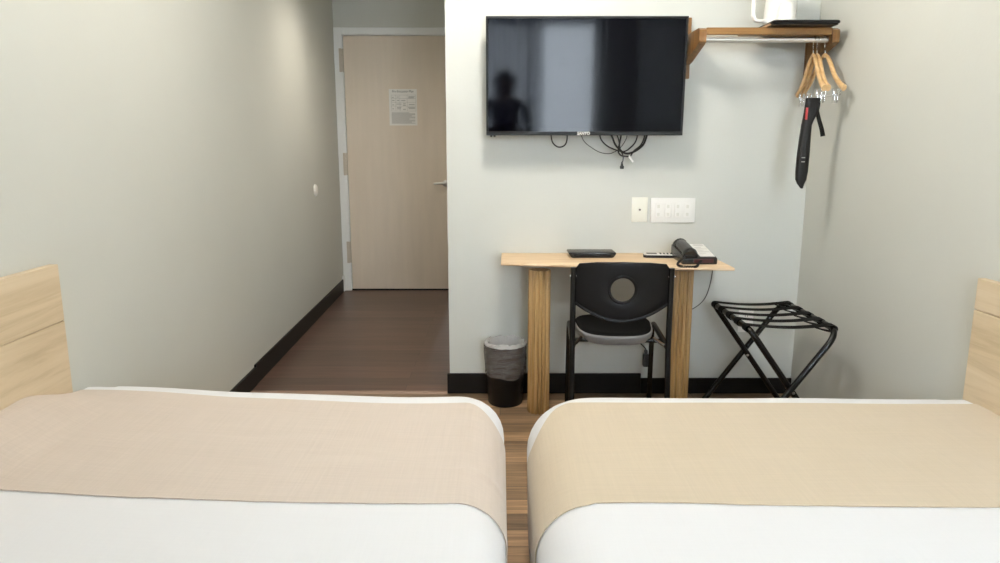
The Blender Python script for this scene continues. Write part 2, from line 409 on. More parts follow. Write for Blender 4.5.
# notice taped to the door
nt_ = thing('evacuation_notice', 'white printed notice taped to the beige door', 'notice', (-.798, YH + .004, 1.536))
bm = bm_new(); box(bm, -.115, .115, -.0016, -.0002, -.146, .146); obj('sheet', bm, M['paper'], nt_)
text('heading', 'Fire Evacuation Plan', .026, (0, -.0018, .127), M['ink'], nt_, sx=.84)
bm = bm_new()
def bar(bm, x0, x1, z0, z1, y=-.0022): box(bm, x0, x1, y, -.0016, z0, z1)
for z in (.098, .070, .040, .010, -.030): bar(bm, -.095, .105, z - .0009, z + .0009)
for x in (-.095, -.060, -.025, .035, .105): bar(bm, x - .0009, x + .0009, -.030, .098)
for x0, x1, z in ((-.09, -.075, .08), (-.05, -.035, .082), (.045, .098, .084), (.045, .09, .076), (-.088, -.07, .055), (-.05, -.03, .055), (-.015, .02, .054), (-.055, -.012, .026), (-.05, -.015, .000), (-.05, -.018, -.012), (.000, .022, .028), (.000, .022, .016), (.000, .022, -.016), (.048, .095, .022), (.042, .098, .000), (.046, .098, -.010), (-.088, -.075, .02), (-.088, -.075, -.012)):
    bar(bm, x0, x1, z - .0028, z + .0028)
obj('printed_table', bm, M['greyprint'], nt_)
bm = bm_new()
for k in range(11):
    z = -.044 - k * .0083; x1 = .098 if k % 3 else .05 + .02 * (k % 2)
    bar(bm, -.096, x1, z - .0024, z + .0024)
obj('small_print', bm, M['greyprint'], nt_)

# white dome door stop on the left wall
bm = bm_new()
lathe(bm, [(.001, .018), (.018, .0172), (.032, .014), (.041, .008), (.044, 0), (.001, 0)], 28)
bmesh.ops.transform(bm, matrix=Matrix.Rotation(PI / 2, 4, 'Y'), verts=bm.verts[:])
tag(obj('door_stop', bm, M['white'], None, True, (WX(5.013), 5.013, .910)), 'small white round door stop on the grey hallway wall', 'door stop')

# lamps
t = thing('ceiling_lamp', 'round white ceiling lamp in the middle of the room ceiling', 'lamp', (LAMP.x, LAMP.y, ZC))
bm = bm_new(); lathe(bm, [(.001, 0), (.19, 0), (.19, -.03), (.17, -.035), (.001, -.035)], 40); obj('mounting_plate', bm, M['white'], t, True)
bm = bm_new(); lathe(bm, [(.001, -.036), (.17, -.036), (.165, -.06), (.14, -.085), (.09, -.10), (.001, -.105)], 40); obj('diffuser', bm, M['bulb'], t, True)
t = thing('recessed_downlight', 'small recessed downlight in the hallway ceiling', 'lamp', (-.72, 4.55, ZH))
bm = bm_new(); lathe(bm, [(.045, .0), (.045, -.004), (.062, -.006), (.066, -.002), (.066, 0)], 32, cap=False); obj('trim_ring', bm, M['white'], t, True)
bm = bm_new(); lathe(bm, [(.001, -.002), (.044, -.002), (.044, 0), (.001, 0)], 32); obj('diffuser', bm, M['hallbulb'], t, True)

# ------------------------------------------------------------------ beds
class Bed:
    """soft block with rounded foot corners; s=+1: its wall is on the right"""
    def __init__(b, xw, xi, y0, y1, r, R, hfun, bottom=.10):
        b.s = 1 if xw > xi else -1
        b.xw, b.xi, b.y0, b.y1, b.r, b.R, b.h, b.bot = xw, xi, y0, y1, r, R, hfun, bottom
    def outline(b, inset, n=16):
        """closed loop, inset from the rounded rectangle"""
        x0, x1 = sorted((b.xw, b.xi)); x0 += inset; x1 -= inset; y0 = b.y0 + inset; y1 = b.y1 - inset
        lim = min(x1 - x0, y1 - y0) / 2
        pts = []
        rw = .05
        cs = ((x1, y1, b.r if b.s < 0 else rw, 0), (x0, y1, rw if b.s < 0 else b.r, 90), (x0, y0, .05, 180), (x1, y0, .05, 270))
        C4 = []
        for cx, cy, r, a0 in cs:
            r = max(r - inset, .004); sx = -1 if cx == x1 else 1; sy = -1 if cy == y1 else 1
            ox, oy = cx + sx * r, cy + sy * r
            C4.append([(ox + r * math.cos(math.radians(a0 + 90 * k / n)), oy + r * math.sin(math.radians(a0 + 90 * k / n))) for k in range(n + 1)])
        for i in range(4):
            pts += C4[i]; a = C4[i][-1]; c = C4[(i + 1) % 4][0]
            for k in range(1, 40): t = k / 40; pts.append((a[0] + (c[0] - a[0]) * t, a[1] + (c[1] - a[1]) * t))
        return pts
    def drop(b, d):
        if d >= b.R: return 0.0
        d = max(d, 0); return b.R - math.sqrt(b.R ** 2 - (b.R - d) ** 2)
    def edge_x(b, y):
        """x of the inner outline at y"""
        yc = b.y1 - b.r
        cut = b.r - math.sqrt(max(b.r ** 2 - (y - yc) ** 2, 0)) if y > yc else 0
        return b.xi + b.s * cut
    def dist(b, x, y):
        dx = abs(x - b.xi) if (x - b.xi) * b.s > 0 else 0; dy = b.y1 - y
        if dx < b.r and dy < b.r: return b.r - math.hypot(b.r - dx, b.r - dy)
        return min(dx, dy)
    def z(b, x, y): return b.h(x, y) - b.drop(b.dist(x, y))
    def cover(b):
        bm = bm_new(); rings = []
        prof = []
        for k in range(7): prof.append((.004 * (1 - k / 7), None, k / 7))
        for k in range(9):
            a = PI / 2 * k / 8; prof.append((b.R * (1 - math.cos(a)), b.R * (1 - math.sin(a)), None))
        ins = b.R
        while ins < min(abs(b.xw - b.xi), 1.9) / 2 - .05: ins += .035; prof.append((ins, 0, None))
        for inset, dr, zz in prof:
            ring = []
            for (x, y) in b.outline(inset):
                z = b.z(x, y)
                if zz is not None: z = b.bot + (z - b.bot) * zz
                pass
                ring.append(bm.verts.new((x, y, z)))
            rings.append(ring)
        n = len(rings[0])
        for A, B in zip(rings, rings[1:]):
            for k in range(n): bm.faces.new((A[k], A[(k + 1) % n], B[(k + 1) % n], B[k]))
        bm.faces.new(rings[-1])
        return bm
    def runner(b, ynear, yfar, off, zbot, fold=0.0, pull=0.0):
        """cloth band over the bed: ynear(x) and yfar(x) give its two edges"""
        bm = bm_new(); NY = 44; rows = []
        for j in range(NY + 1):
            t = j / NY; row = []
            # walk x from the wall to the inner edge then down the side
            N1, N2, N3 = 60, 14, 12
            pts = []
            for i in range(N1 + 1):
                x = b.xw + (b.xi + b.s * b.R - b.xw) * i / N1
                pts.append(('top', x, i / N1))
            for i in range(1, N2 + 1): pts.append(('arc', PI / 2 * i / N2, 0))
            for i in range(1, N3 + 1): pts.append(('side', i / N3, 0))
            for kind, v, _ in pts:
                xx = v if kind == 'top' else b.xi
                yn, yf = ynear(xx), yfar(xx)
                yf -= pull * (sm(0, 1.2, v) * .8 if kind == 'arc' else .8 + .2 * v if kind == 'side' else 0)
                y = yn + (yf - yn) * t
                ex = b.edge_x(y)
                wr = .0035 * noise.noise(Vector((xx * 2.2, y * 9, 7.7))) + .002 * noise.noise(Vector((xx * 7, y * 4, 2.7)))
                wr *= min(1, t * 10, (1 - t) * 10)
                if kind == 'top':
                    x = v
                    if (x - (ex + b.s * b.R)) * b.s < 0: x = ex + b.s * b.R
                    zz = b.z(x, y) + off; ox = 0
                elif kind == 'arc':
                    a = v; dd = b.R * (1 - math.sin(a)); x = ex + b.s * dd
                    zz = b.z(x, y) + off * math.cos(a); x -= b.s * off * math.sin(a); wr *= math.cos(a)
                else:
                    top = b.h(ex, y) - b.R; zz = top + (zbot - top) * v; x = ex - b.s * (off - .003 * v)
                    wr = 0
                    x -= b.s * .003 * abs(noise.noise(Vector((y * 8, zz * 2, 3.1)))) * min(1, t * 10, (1 - t) * 10)
                if fold and kind != 'side':
                    q = abs(xx - b.xi); c = b.ynear0 + .17 + .10 * q / .35
                    if q < .40: wr += fold * math.exp(-((y - c) / .012) ** 2) * (1 - q / .40)
                row.append(bm.verts.new((x, y, zz + abs(wr))))
            rows.append(row)
        for A, B in zip(rows, rows[1:]):
            for k in range(len(A) - 1): bm.faces.new((A[k], A[k + 1], B[k + 1], B[k]))
        return bm

def sm(a, b, x): t = min(1, max(0, (x - a) / (b - a))); return t * t * (3 - 2 * t)
def ripple(x, y): return .0025 * noise.noise(Vector((x * 3, y * 5, 1.3)))
def h_left(x, y): return ripple(x, y) + .456 + .042 * sm(-.1, -1.0, x) + .026 * sm(-.75, -1.19, x) + .064 * sm(-1.02, -1.19, x) * sm(2.02, 1.72, y) * sm(1.33, 1.55, y)
def h_right(x, y): return ripple(x, y) + .452 - .004 * sm(.6, 1.4, x)
BL = Bed(-1.19, .012, .12, 2.145, .15, .115, h_left)
BL.skew = .115
BL.wx = lambda y: WX(min(y, 2.06)) + .030
BR = Bed(XR - .028, .079, .12, 2.138, .21, .125, h_right)
BR.skew = 0
BR.wx = lambda y: XR - .028
def lean(B, bm):
    for v in bm.verts:
        k = (B.xi - v.co.x) / (B.xi - B.xw)
        v.co.x += (B.wx(v.co.y) - B.xw) * k
        v.co.y -= B.skew * k * v.co.y / 2.1
    return bm
def make_bed(B, label):
    x0, x1 = sorted((B.xw, B.xi))
    t = thing('bed', label, 'bed', ((x0 + x1) / 2, 1.1, 0)); off = Vector((-(x0 + x1) / 2, -1.1, 0))
    bm = bm_new(); box(bm, x0 + .03, x1 - .03, B.y0 + .03, B.y1 - .05, .0, .17, .01)
    bmesh.ops.translate(bm, vec=off, verts=bm.verts[:]); obj('bed_base', bm, M['bedbase'], t)
    bm = lean(B, B.cover()); bmesh.ops.translate(bm, vec=off, verts=bm.verts[:]); obj('coverlet', bm, M['white_cloth'], t, True, angle=None)
make_bed(BL, 'low double bed under a white coverlet against the left grey wall')
make_bed(BR, 'low double bed under a white coverlet against the right grey wall')
def make_runner(B, m, label, yn, yf, fold, pull):
    B.ynear0 = 1.37
    o = obj('bed_runner', lean(B, B.runner(yn, yf, .0012, .14, fold, pull)), m, None, True, angle=None)
    sd = o.modifiers.new('cloth thickness', 'SOLIDIFY'); sd.thickness = .0025; sd.offset = 1
    es = o.modifiers.new('hem edges', 'EDGE_SPLIT'); es.split_angle = math.radians(50)
    # hem along the edges comes with the thickness
    tag(o, label, 'bed runner', 'bed runners')
make_runner(BL, M['runner_l'], 'pinkish beige linen runner across the foot of the left bed',
            lambda x: 1.385, lambda x: 1.985 + .02 * sm(-.3, -1.1, x), .006, .13)
make_runner(BR, M['runner_r'], 'sandy beige linen runner across the foot of the right bed',
            lambda x: 1.372 + .016 * math.exp(-((x - .35) / .25) ** 2), lambda x: 1.985, 0, .20)

# headboard panels fixed to the side walls
def headboard(label, x0, x1, y0, y1, z1, seam, gap=.0012):
    t = bm_new(); s = 1 if x0 > 0 else -1
    box(t, x0, x1, y0, y1, .10, seam - gap, gap * 2); box(t, x0, x1, y0, y1, seam + gap, z1, gap * 2)
    box(t, (x0 if s < 0 else x0 + .006), (x1 - .006 if s < 0 else x1), y0 + .01, y1 - .01, seam - .01, seam + .01)
    return tag(obj('headboard', t, M['oak']), label, 'headboard', 'oak headboards')
hbl = headboard('pale oak headboard panel standing along the left wall', -.025, -.001, -.93, .93, .895, .740, .0006)
hbl.location = (WX(.931) + .027, .931, 0); hbl.rotation_euler = (0, 0, math.atan(.0316))
headboard('pale oak headboard panel standing along the right wall', XR - .026, XR - .002, .15, 2.052, .822, .727)

# ------------------------------------------------------------------ television
TVX, TVY, TVZ = .379, 3.215, 1.513
tv = thing('television', 'large black flat television mounted high on the grey wall', 'television', (TVX, TVY, TVZ)); tv.rotation_euler = (math.radians(1.7), 0, 0)
w2, h2 = .4405, .2535
bm = bm_new()
for a in ((-w2, w2, -.012, .010, h2 - .011, h2), (-w2, w2, -.012, .010, -h2, -h2 + .017), (-w2, -w2 + .010, -.012, .010, -h2 + .017, h2 - .011), (w2 - .010, w2, -.012, .010, -h2 + .017, h2 - .011)):
    box(bm, *a, bev=.0015)
obj('bezel', bm, M['bezel'], tv)
bm = bm_new(); box(bm, -w2 + .009, w2 - .009, -.0085, .006, -h2 + .016, h2 - .010); obj('screen', bm, M['screen'], tv)
bm = bm_new(); box(bm, -w2 + .004, w2 - .004, .010, .030, -h2 + .004, h2 - .004, .006); box(bm, -.28, .28, .030, .062, -h2 + .02, .08, .012); obj('back_shell', bm, M['blackp'], tv)
bm = bm_new(); box(bm, -.12, .12, .085, .115, -.10, .16, .003); box(bm, -.09, -.06, .060, .09, -.10, .16); box(bm, .06, .09, .060, .09, -.10, .16); obj('wall_bracket', bm, M['blackm'], tv)
bm = bm_new()
for x in (-w2 + .022, -w2 + .037): lathe(bm, [(.0005, -h2 - .008), (.005, -h2 - .007), (.005, -h2), (.0005, -h2)], 10, cx=x, cy=0)
obj('bottom_button', bm, M['blackp'], tv)
text('logo', 'SANYO', .0185, (-.004, -.0130, -h2 + .0082), M['white'], tv, ext=.0006, sx=.92, bold=.0006)

def cable(name, label, pts, r, m=None, plug=None, group=None):
    bm = bm_new(); tube(bm, spline(pts, 8), r, 8)
    if plug: plug(bm)
    return tag(obj(name, bm, m or M['cord'], None, True), label, 'cable', group)
yc = 3.285
cable('cable', 'short black cable loop hanging under the left half of the television', [(.236, yc, 1.285), (.236, yc, 1.252), (.245, yc, 1.225), (.270, yc + .005, 1.208), (.296, yc, 1.215), (.308, yc, 1.24), (.308, yc, 1.285)], .0032)
cable('cable', 'thin grey cable sagging under the television logo', [(.365, yc, 1.285), (.385, yc, 1.237), (.42, yc, 1.207), (.46, yc, 1.185), (.50, yc - .004, 1.178), (.53, yc, 1.187), (.555, yc, 1.205), (.58, yc, 1.245), (.585, yc, 1.285)], .0020, M['greycord'])
cable('cable', 'black cable curving right from the knotted bundle under the television', [(.455, yc, 1.285), (.463, yc - .006, 1.245), (.49, yc - .01, 1.215), (.53, yc - .012, 1.196), (.57, yc - .008, 1.188), (.60, yc - .004, 1.205), (.625, yc, 1.235), (.635, yc, 1.285)], .0032)
cable('cable', 'thick black cable doubled back in the bundle under the television', [(.50, yc, 1.285), (.515, yc - .014, 1.25), (.525, yc - .018, 1.225), (.54, yc - .02, 1.205), (.575, yc - .018, 1.18), (.615, yc - .014, 1.187), (.655, yc - .008, 1.215), (.672, yc, 1.25), (.678, yc, 1.285)], .0046)
def plug1(bm):
    box(bm, .553, .571, yc - .022, yc - .008, 1.109, 1.124, .003); tube(bm, [(.562, yc - .015, 1.122), (.562, yc - .015, 1.142)], [.0075, .003], 10)
cable('cable', 'black cable ending in a hanging plug below the television', [(.525, yc, 1.285), (.543, yc - .01, 1.245), (.552, yc - .014, 1.20), (.565, yc - .016, 1.17), (.566, yc - .016, 1.15), (.562, yc - .015, 1.135)], .0030, plug=plug1)
cable('cable', 'black hooked cable holding a white connector under the television', [(.56, yc, 1.285), (.548, yc - .02, 1.23), (.542, yc - .022, 1.19), (.556, yc - .022, 1.170), (.580, yc - .02, 1.166), (.594, yc - .018, 1.166)], .0036)
bm = bm_new(); tube(bm, [(.592, yc - .018, 1.169), (.604, yc - .018, 1.152), (.612, yc - .018, 1.141)], [.0055, .0045, .004], 10)
tag(obj('connector', bm, M['white'], None, True), 'small white connector at the end of a hooked cable under the television', 'connector')
cable('cable', 'short black cable rising at the right of the knotted television bundle', [(.60, yc - .012, 1.166), (.615, yc - .012, 1.19), (.645, yc - .010, 1.215), (.662, yc - .004, 1.25), (.664, yc, 1.285)], .0034)

# ------------------------------------------------------------------ wall plates
t = thing('wall_plate', 'narrow ivory wall plate with one coaxial jack', 'wall plate', (.664, YF, .916))
bm = bm_new(); box(bm, -.038, .038, -.006, 0, -.059, .059, .0025); obj('plate', bm, M['ivory'], t, True)
bm = bm_new(); tube(bm, [(0, -.005, 0), (0, -.011, 0)], .0075, 16); obj('jack_ring', bm, M['ivory'], t, True)
bm = bm_new(); tube(bm, [(0, -.011, 0), (0, -.0125, 0)], .0045, 12); obj('jack_hole', bm, M['slot'], t, True)
for z in (-.042, .042):
    bm = bm_new(); tube(bm, [(0, -.0055, z), (0, -.0072, z)], .0035, 12); obj('screw', bm, M['ivory'], t, True)
t = thing('socket_panel', 'wide white four gang socket panel right of the narrow wall plate', 'socket panel', (.822, YF, .913))
bm = bm_new(); box(bm, -.106, .106, -.007, 0, -.059, .059, .003); obj('plate', bm, M['white'], t, True)
for k, x in enumerate((-.069, -.023, .023, .069)):
    bm = bm_new(); box(bm, x - .0165, x + .0165, -.0085, -.006, -.035, .035, .0015); ins = obj('outlet', bm, M['white'], t)
    for z in (.019, -.019):
        bm = bm_new()
        box(bm, x - .0062, x - .0042, -.0092, -.0084, z - .001, z + .007); box(bm, x + .0042, x + .0062, -.0092, -.0084, z, z + .006)
        box(bm, x - .002, x + .002, -.0092, -.0084, z - .009, z - .005); box(bm, x - .0062, x + .0062, -.0086, -.0084, z - .009, z + .007)
        obj('slots', bm, M['slotg'], ins)
t = thing('wall_outlet', 'white power outlet low on the wall behind the luggage rack', 'outlet', (1.205, YF, .372))
bm = bm_new(); box(bm, -.036, .036, -.006, 0, -.058, .058, .0025); obj('plate', bm, M['white'], t, True)
for z in (.022, -.022):
    bm = bm_new(); box(bm, -.017, .017, -.0078, -.005, z - .014, z + .014, .0015); r_ = obj('receptacle', bm, M['white'], t)
    bm = bm_new(); box(bm, -.0065, -.0045, -.0084, -.0077, z - .002, z + .007); box(bm, .0045, .0065, -.0084, -.0077, z - .002, z + .007); box(bm, -.002, .002, -.0084, -.0077, z - .010, z - .006); obj('slots', bm, M['slot'], r_)

# ------------------------------------------------------------------ wall shelf, rod
sh = thing('wall_shelf', 'orange brown wooden wall shelf rack with a chrome hanging rod', 'shelf', (1.12, YF, 1.68))
def sp(x, y, z): return (x - 1.12, y - YF, z - 1.68)
for x, zt in ((.850, 1.782), (1.408, 1.705)):
    bm = bm_new()
    box(bm, x - .0155 - 1.12, x + .0155 - 1.12, -.022, -.0005, 1.515 - 1.68, zt - 1.68, .003)
    prof = [(YF - .022, 1.700), (YF - .022, 1.575), (YF - .060, 1.583), (3.095, 1.632), (3.070, 1.640), (3.070, 1.690), (3.095, 1.700)]
    prism(bm, [(a - YF, b - 1.68) for a, b in prof], 'x', x - .0155 - 1.12, x + .0155 - 1.12, .0025)
    obj('bracket', bm, M['shelf_v'], sh)
bm = bm_new(); box(bm, .866 - 1.12, 1.394 - 1.12, 3.077 - YF, 3.100 - YF, 1.671 - 1.68, 1.700 - 1.68, .003); obj('front_rail', bm, M['shelf'], sh)
bm = bm_new(); box(bm, .866 - 1.12, 1.394 - 1.12, -.024, -.001, 1.688 - 1.68, 1.700 - 1.68, .003); obj('back_rail', bm, M['shelf'], sh)
bm = bm_new(); box(bm, 1.05 - 1.12, 1.394 - 1.12, 3.150 - YF, 3.245 - YF, 1.688 - 1.68, 1.700 - 1.68, .003); obj('slat', bm, M['shelf'], sh)
bm = bm_new(); tube(bm, [sp(.864, 3.115, 1.656), sp(1.395, 3.115, 1.656)], .0118, 16); obj('rod', bm, M['rod'], sh, True)

# things on the shelf
tr = thing('tray', 'flat black tray on the right half of the wooden wall shelf', 'tray', (1.26, 3.16, 1.7005))
bm = bm_new(); prism(bm, rrect(-.137, .128, -.152, .15, .012), 'z', 0, .006)
obj('tray_floor', bm, M['tray'], tr)
bm = bm_new(); o_ = rrect(-.137, .128, -.152, .15, .012); tube(bm, [(a, b, .011) for a, b in o_], .007, 8, closed=True); obj('rim', bm, M['tray'], tr, True)
bm = bm_new(); box(bm, -.1445, -.137, -.12, .14, .001, .010, .002); obj('handle_edge', bm, M['traytan'], tr)
kt = thing('electric_kettle', 'white electric kettle with a loop handle standing on the black tray', 'kettle', (1.215, 3.20, 1.7066))
bm = bm_new(); lathe(bm, [(.001, .022), (.066, .022), (.068, .03), (.066, .08), (.061, .14), (.056, .175), (.001, .176)], 40); obj('body', bm, M['white'], kt, True)
bm = bm_new(); lathe(bm, [(.001, 0), (.072, 0), (.073, .014), (.068, .021), (.001, .021)], 40); obj('power_base', bm, M['white'], kt, True)
bm = bm_new(); lathe(bm, [(.001, .202), (.010, .201), (.012, .19), (.04, .188), (.055, .178), (.055, .1765), (.001, .1765)], 32); obj('lid', bm, M['white'], kt, True)
bm = bm_new(); tube(bm, fillet([(-.050, -.01, .165), (-.124, -.02, .165), (-.124, -.02, .036), (-.062, -.012, .036)], .035, 8), .0085, 12, flat=1.3); obj('handle', bm, M['white'], kt, True)
bm = bm_new()
for k in range(7): box(bm, -.026, -.012, -.0645 + .001 * abs(k - 2), -.056, .045 + .017 * k, .050 + .017 * k, .001)
obj('level_marks', bm, M['slotg'], kt)
cup = thing('cup', 'white cup turned upside down on the tray in front of the kettle', 'cup', (1.195, 3.075, 1.7066))
bm = bm_new(); lathe(bm, [(.036, 0), (.038, .002), (.0365, .006), (.030, .080), (.027, .086), (.001, .087)], 32, cap=False); lathe(bm, [(.034, 0), (.0335, .006), (.0285, .08), (.001, .084)], 32, cap=False); obj('cup_wall', bm, M['white'], cup, True)
# ------------------------------------------------------------------ hangers
def make_hanger():
    t = thing('clip_hanger', '-', 'hanger')
    for s in (-1, 1):
        bm = bm_new()
        p = spline([(0, 0, -.062), (0, s * .022, -.070), (0, s * .055, -.098), (0, s * .105, -.155), (0, s * .160, -.196), (0, s * .196, -.213)], 6)
        n = len(p); rr = [.0085 + .0035 * sm(.1, .5, i / n) + .002 * sm(.7, 1, i / n) for i in range(n)]
        tube(bm, p, rr, 12, flat=.72, up=(0, -s * .6, .8) if False else None)
        obj('wooden_arm', bm, M['hanger'], t, True)
    bm = bm_new(); pts = [(0, 0, -.070), (0, 0, -.045), (0, .004, -.034)]
    for k in range(0, 11): a = math.radians(-60 + 25 * k); pts.append((0, .0145 * math.cos(a) + .001, -.0005 + .0145 * math.sin(a)))
    tube(bm, spline(pts, 3), .0022, 8); obj('hook', bm, M['chrome'], t, True)
    bm = bm_new(); tube(bm, fillet([(0, -.172, -.205), (0, -.170, -.238), (0, .170, -.238), (0, .172, -.205)], .012, 4), .0016, 8); obj('clip_bar', bm, M['chrome'], t, True)
    for y in (-.125, .125):
        bm = bm_new()
        box(bm, -.0075, -.0045, y - .012, y + .012, -.268, -.226, .001); box(bm, .0045, .0075, y - .012, y + .012, -.268, -.226, .001)
        box(bm, -.011, -.007, y - .009, y + .009, -.240, -.212, .001); box(bm, .007, .011, y - .009, y + .009, -.240, -.212, .001)
        tube(bm, [(0, y - .010, -.238), (0, y + .010, -.238)], .006, 10)
        obj('clip', bm, M['chrome'], t, True)
    return t
hg = make_hanger()
def copy_tree(o, parent=None):
    c = o.copy(); C.objects.link(c); c.parent = parent
    for ch in list(o.children): copy_tree(ch, c)
    return c
hl = ['wooden clip hanger leftmost on the rod, with the charcoal bag clipped to it', 'wooden clip hanger touching the leftmost hanger on the rod', 'wooden clip hanger nearest the right wall, hanging apart from the other two']
for i, (x, rz) in enumerate(((1.336, -8.0), (1.352, -7.8), (1.3855, 0.8))):
    o = hg if i == 0 else copy_tree(hg)
    o.location = (x, 3.115, 1.6548); o.rotation_euler = (0, 0, math.radians(rz)); o['label'] = hl[i]; o['group'] = 'wooden hangers on the rod'

# charcoal bag clipped to the first hanger
bg_ = thing('folded_bag', 'long charcoal folded bag with a red tab hanging from a hanger clip', 'bag', (1.293, 2.985, 1.407))
bm = bm_new(); rows = []
prof = [(.0, -.028, .034, .008), (-.03, -.030, .033, .010), (-.058, -.031, .028, .013), (-.085, -.033, .012, .016), (-.11, -.036, .002, .018), (-.17, -.041, .002, .019), (-.24, -.045, .003, .019), (-.30, -.046, .002, .017), (-.335, -.044, -.001, .014), (-.352, -.036, -.008, .010), (-.372, -.020, -.012, .005)]
def section(bm, x0, x1, y, d, z, n=14):
    cx, hx = (x0 + x1) / 2, (x1 - x0) / 2
    return [bm.verts.new((cx + hx * math.copysign(abs(math.cos(2 * PI * k / n)) ** .6, math.cos(2 * PI * k / n)), y + d * math.copysign(abs(math.sin(2 * PI * k / n)) ** .6, math.sin(2 * PI * k / n)), z)) for k in range(n)]
for z, x0, x1, d in prof: rows.append(section(bm, x0, x1, 0, d, z))
for A, B in zip(rows, rows[1:]):
    for k in range(14): bm.faces.new((A[k], A[(k + 1) % 14], B[(k + 1) % 14], B[k]))
bm.faces.new(rows[0]); bm.faces.new(rows[-1])
obj('bag_body', bm, M['bag'], bg_, True)
bm = bm_new(); tube(bm, spline([(.022, .0, -.050), (.034, .004, -.085), (.050, .006, -.125), (.058, .006, -.155)], 5), [.008, .010], 10, flat=.6); obj('strap', bm, M['blackp'], bg_, True)
bm = bm_new(); box(bm, -.0300, -.0225, -.0185, -.010, -.088, -.040, .001); obj('red_tab', bm, M['redtab'], bg_)
bm = bm_new()
for z in (-.245, -.262): box(bm, -.034, -.020, -.0202, -.017, z, z + .004)
obj('print', bm, M['greyprint'], bg_)

# ------------------------------------------------------------------ desk
dk = thing('desk', 'narrow pale wood desk on two round ribbed legs against the wall', 'desk', (.5, 3.16, 0))
bm = bm_new()
N = 28; rows = []
def fy(t): return 3.045 - .142 * t - .02 * math.sin(t * PI) + .004 * math.sin(t * 9)
for i in range(N + 1):
    t = i / N
    xb = .008 + (.985 - .008) * t; xf = .004 + (.988 - .004) * t
    f = fy(t); zb = .676
    prof = [(xb, YF - .002, .707), (xb + (xf - xb) * .98, f + .006, .707), (xf, f, .7050), (xf, f - .001, .699), (xf, f + .003, .6945), (xf, f + .16, zb), (xb, YF - .002, zb)]
    rows.append([bm.verts.new((a - .5, b - 3.16, c)) for a, b, c in prof])
n = len(rows[0])
for A, B in zip(rows, rows[1:]):
    for k in range(n): bm.faces.new((A[k], A[(k + 1) % n], B[(k + 1) % n], B[k]))
bm.faces.new(rows[0]); bm.faces.new(rows[-1])
obj('desk_top', bm, M['desk'], dk, True, angle=22)
for x in (.178, .819):
    bm = bm_new()
    def rib(j, a, r, z):
        k = 15; q = abs(math.sin(a * k / 2)); return (r * (.76 + .24 * q ** .65), z)
    lathe(bm, [(.049, 0), (.0505, .004), (.0505, .34), (.0505, .665), (.049, .668)], 216, cx=x - .5, cy=3.095 - 3.16, wob=rib)
    obj('desk_leg', bm, M['desk_leg'], dk, True, angle=50)

# things on the desk
ZD = .7074
rm = thing('set_top_box', 'slim black box lying on the back of the desk', 'box', (.425, 3.235, ZD))
bm = bm_new(); prism(bm, [(-.098, .003), (-.090, 0), (.090, 0), (.098, .003), (.110, .020), (.106, .0255), (-.106, .0255), (-.110, .020)], 'y', -.055, .055, .002); obj('casing', bm, M['blackg'], rm, True)
bm = bm_new(); box(bm, -.085, .085, -.0565, -.0545, .006, .017, .0008); obj('front_panel', bm, M['blackp'], rm)
rp = thing('remote_control', 'white and black remote control beside the telephone', 'remote control', (.750, 3.205, ZD), math.radians(84))
bm = bm_new(); prism(bm, rrect(-.026, .026, -.085, .085, .012), 'z', 0, .012, .002); obj('shell', bm, M['blackp'], rp, True)
bm = bm_new(); prism(bm, rrect(-.025, .025, -.084, .084, .011), 'z', .012, .0165, .0015); obj('face', bm, M['white'], rp, True)
for k in range(5):
    for x in (-.012, 0, .012):
        bm = bm_new(); box(bm, x - .004, x + .004, -.06 + k * .016, -.052 + k * .016, .0165, .0185, .0008); obj('key', bm, M['blackp'], rp)
bm = bm_new(); prism(bm, rrect(-.017, .017, .025, .072, .006), 'z', .0165, .018); obj('display', bm, M['blackg'], rp)

ph = thing('telephone', 'black corded desk telephone with a white faceplate', 'telephone', (.868, 3.100, ZD))
bm = bm_new(); prism(bm, [(-.105, 0), (.105, 0), (.105, .062), (-.100, .030), (-.106, .024)], 'x', -.078, .074, .005, 3); obj('base', bm, M['blackg'], ph, True)
sl = math.atan2(.032, .205)
Rm = Matrix.Translation((0, 0, .0465)) @ Matrix.Rotation(sl, 4, 'X')
bm = bm_new(); box(bm, .002, .067, -.092, .094, .0, .0020, .0008, rot=None); bmesh.ops.transform(bm, matrix=Rm, verts=bm.verts[:]); obj('faceplate', bm, M['white'], ph)
bm = bm_new()
for k in range(5): box(bm, .010, .040 + .02 * (k % 2), -.05 + k * .022, -.047 + k * .022, .0019, .0024)
bmesh.ops.transform(bm, matrix=Rm, verts=bm.verts[:]); obj('faceplate_print', bm, M['greyprint'], ph)
bm = bm_new()
for k in range(3): box(bm, .015, .058, .065 + k * .008, .067 + k * .008, .0019, .0024)
bmesh.ops.transform(bm, matrix=Rm, verts=bm.verts[:]); obj('faceplate_heading', bm, M['greyprint'], ph)
bm = bm_new(); box(bm, -.030, .056, -.1075, -.1045, .008, .024, .0008); obj('red_stripe', bm, M['red'], ph)
hs = bm_new()
hp = spline([(-.042, -.096, .034), (-.042, -.080, .044), (-.042, -.040, .050), (-.042, .030, .059), (-.042, .075, .061), (-.042, .100, .054)], 7)
tube(hs, hp, [.024, .026, .026, .025, .024] and [.026 + .005 * (1 if abs(i / (len(hp) - 1) - .5) > .32 else 0) for i in range(len(hp))], 16, flat=1.05)
for y, z in ((-.076, .038), (.080, .056)): box(hs, -.072, -.012, y - .024, y + .024, z - .018, z + .018, .012, 3)
obj('handset', hs, M['blackg'], ph, True)
bm = bm_new()
path = fillet([(-.066, -.104, .034), (-.104, -.125, .010), (-.112, -.165, .0062), (-.100, -.195, .0062), (-.050, -.206, .0062), (-.034, -.180, .0062), (-.012, -.125, .010), (.004, -.109, .018)], .02, 6)
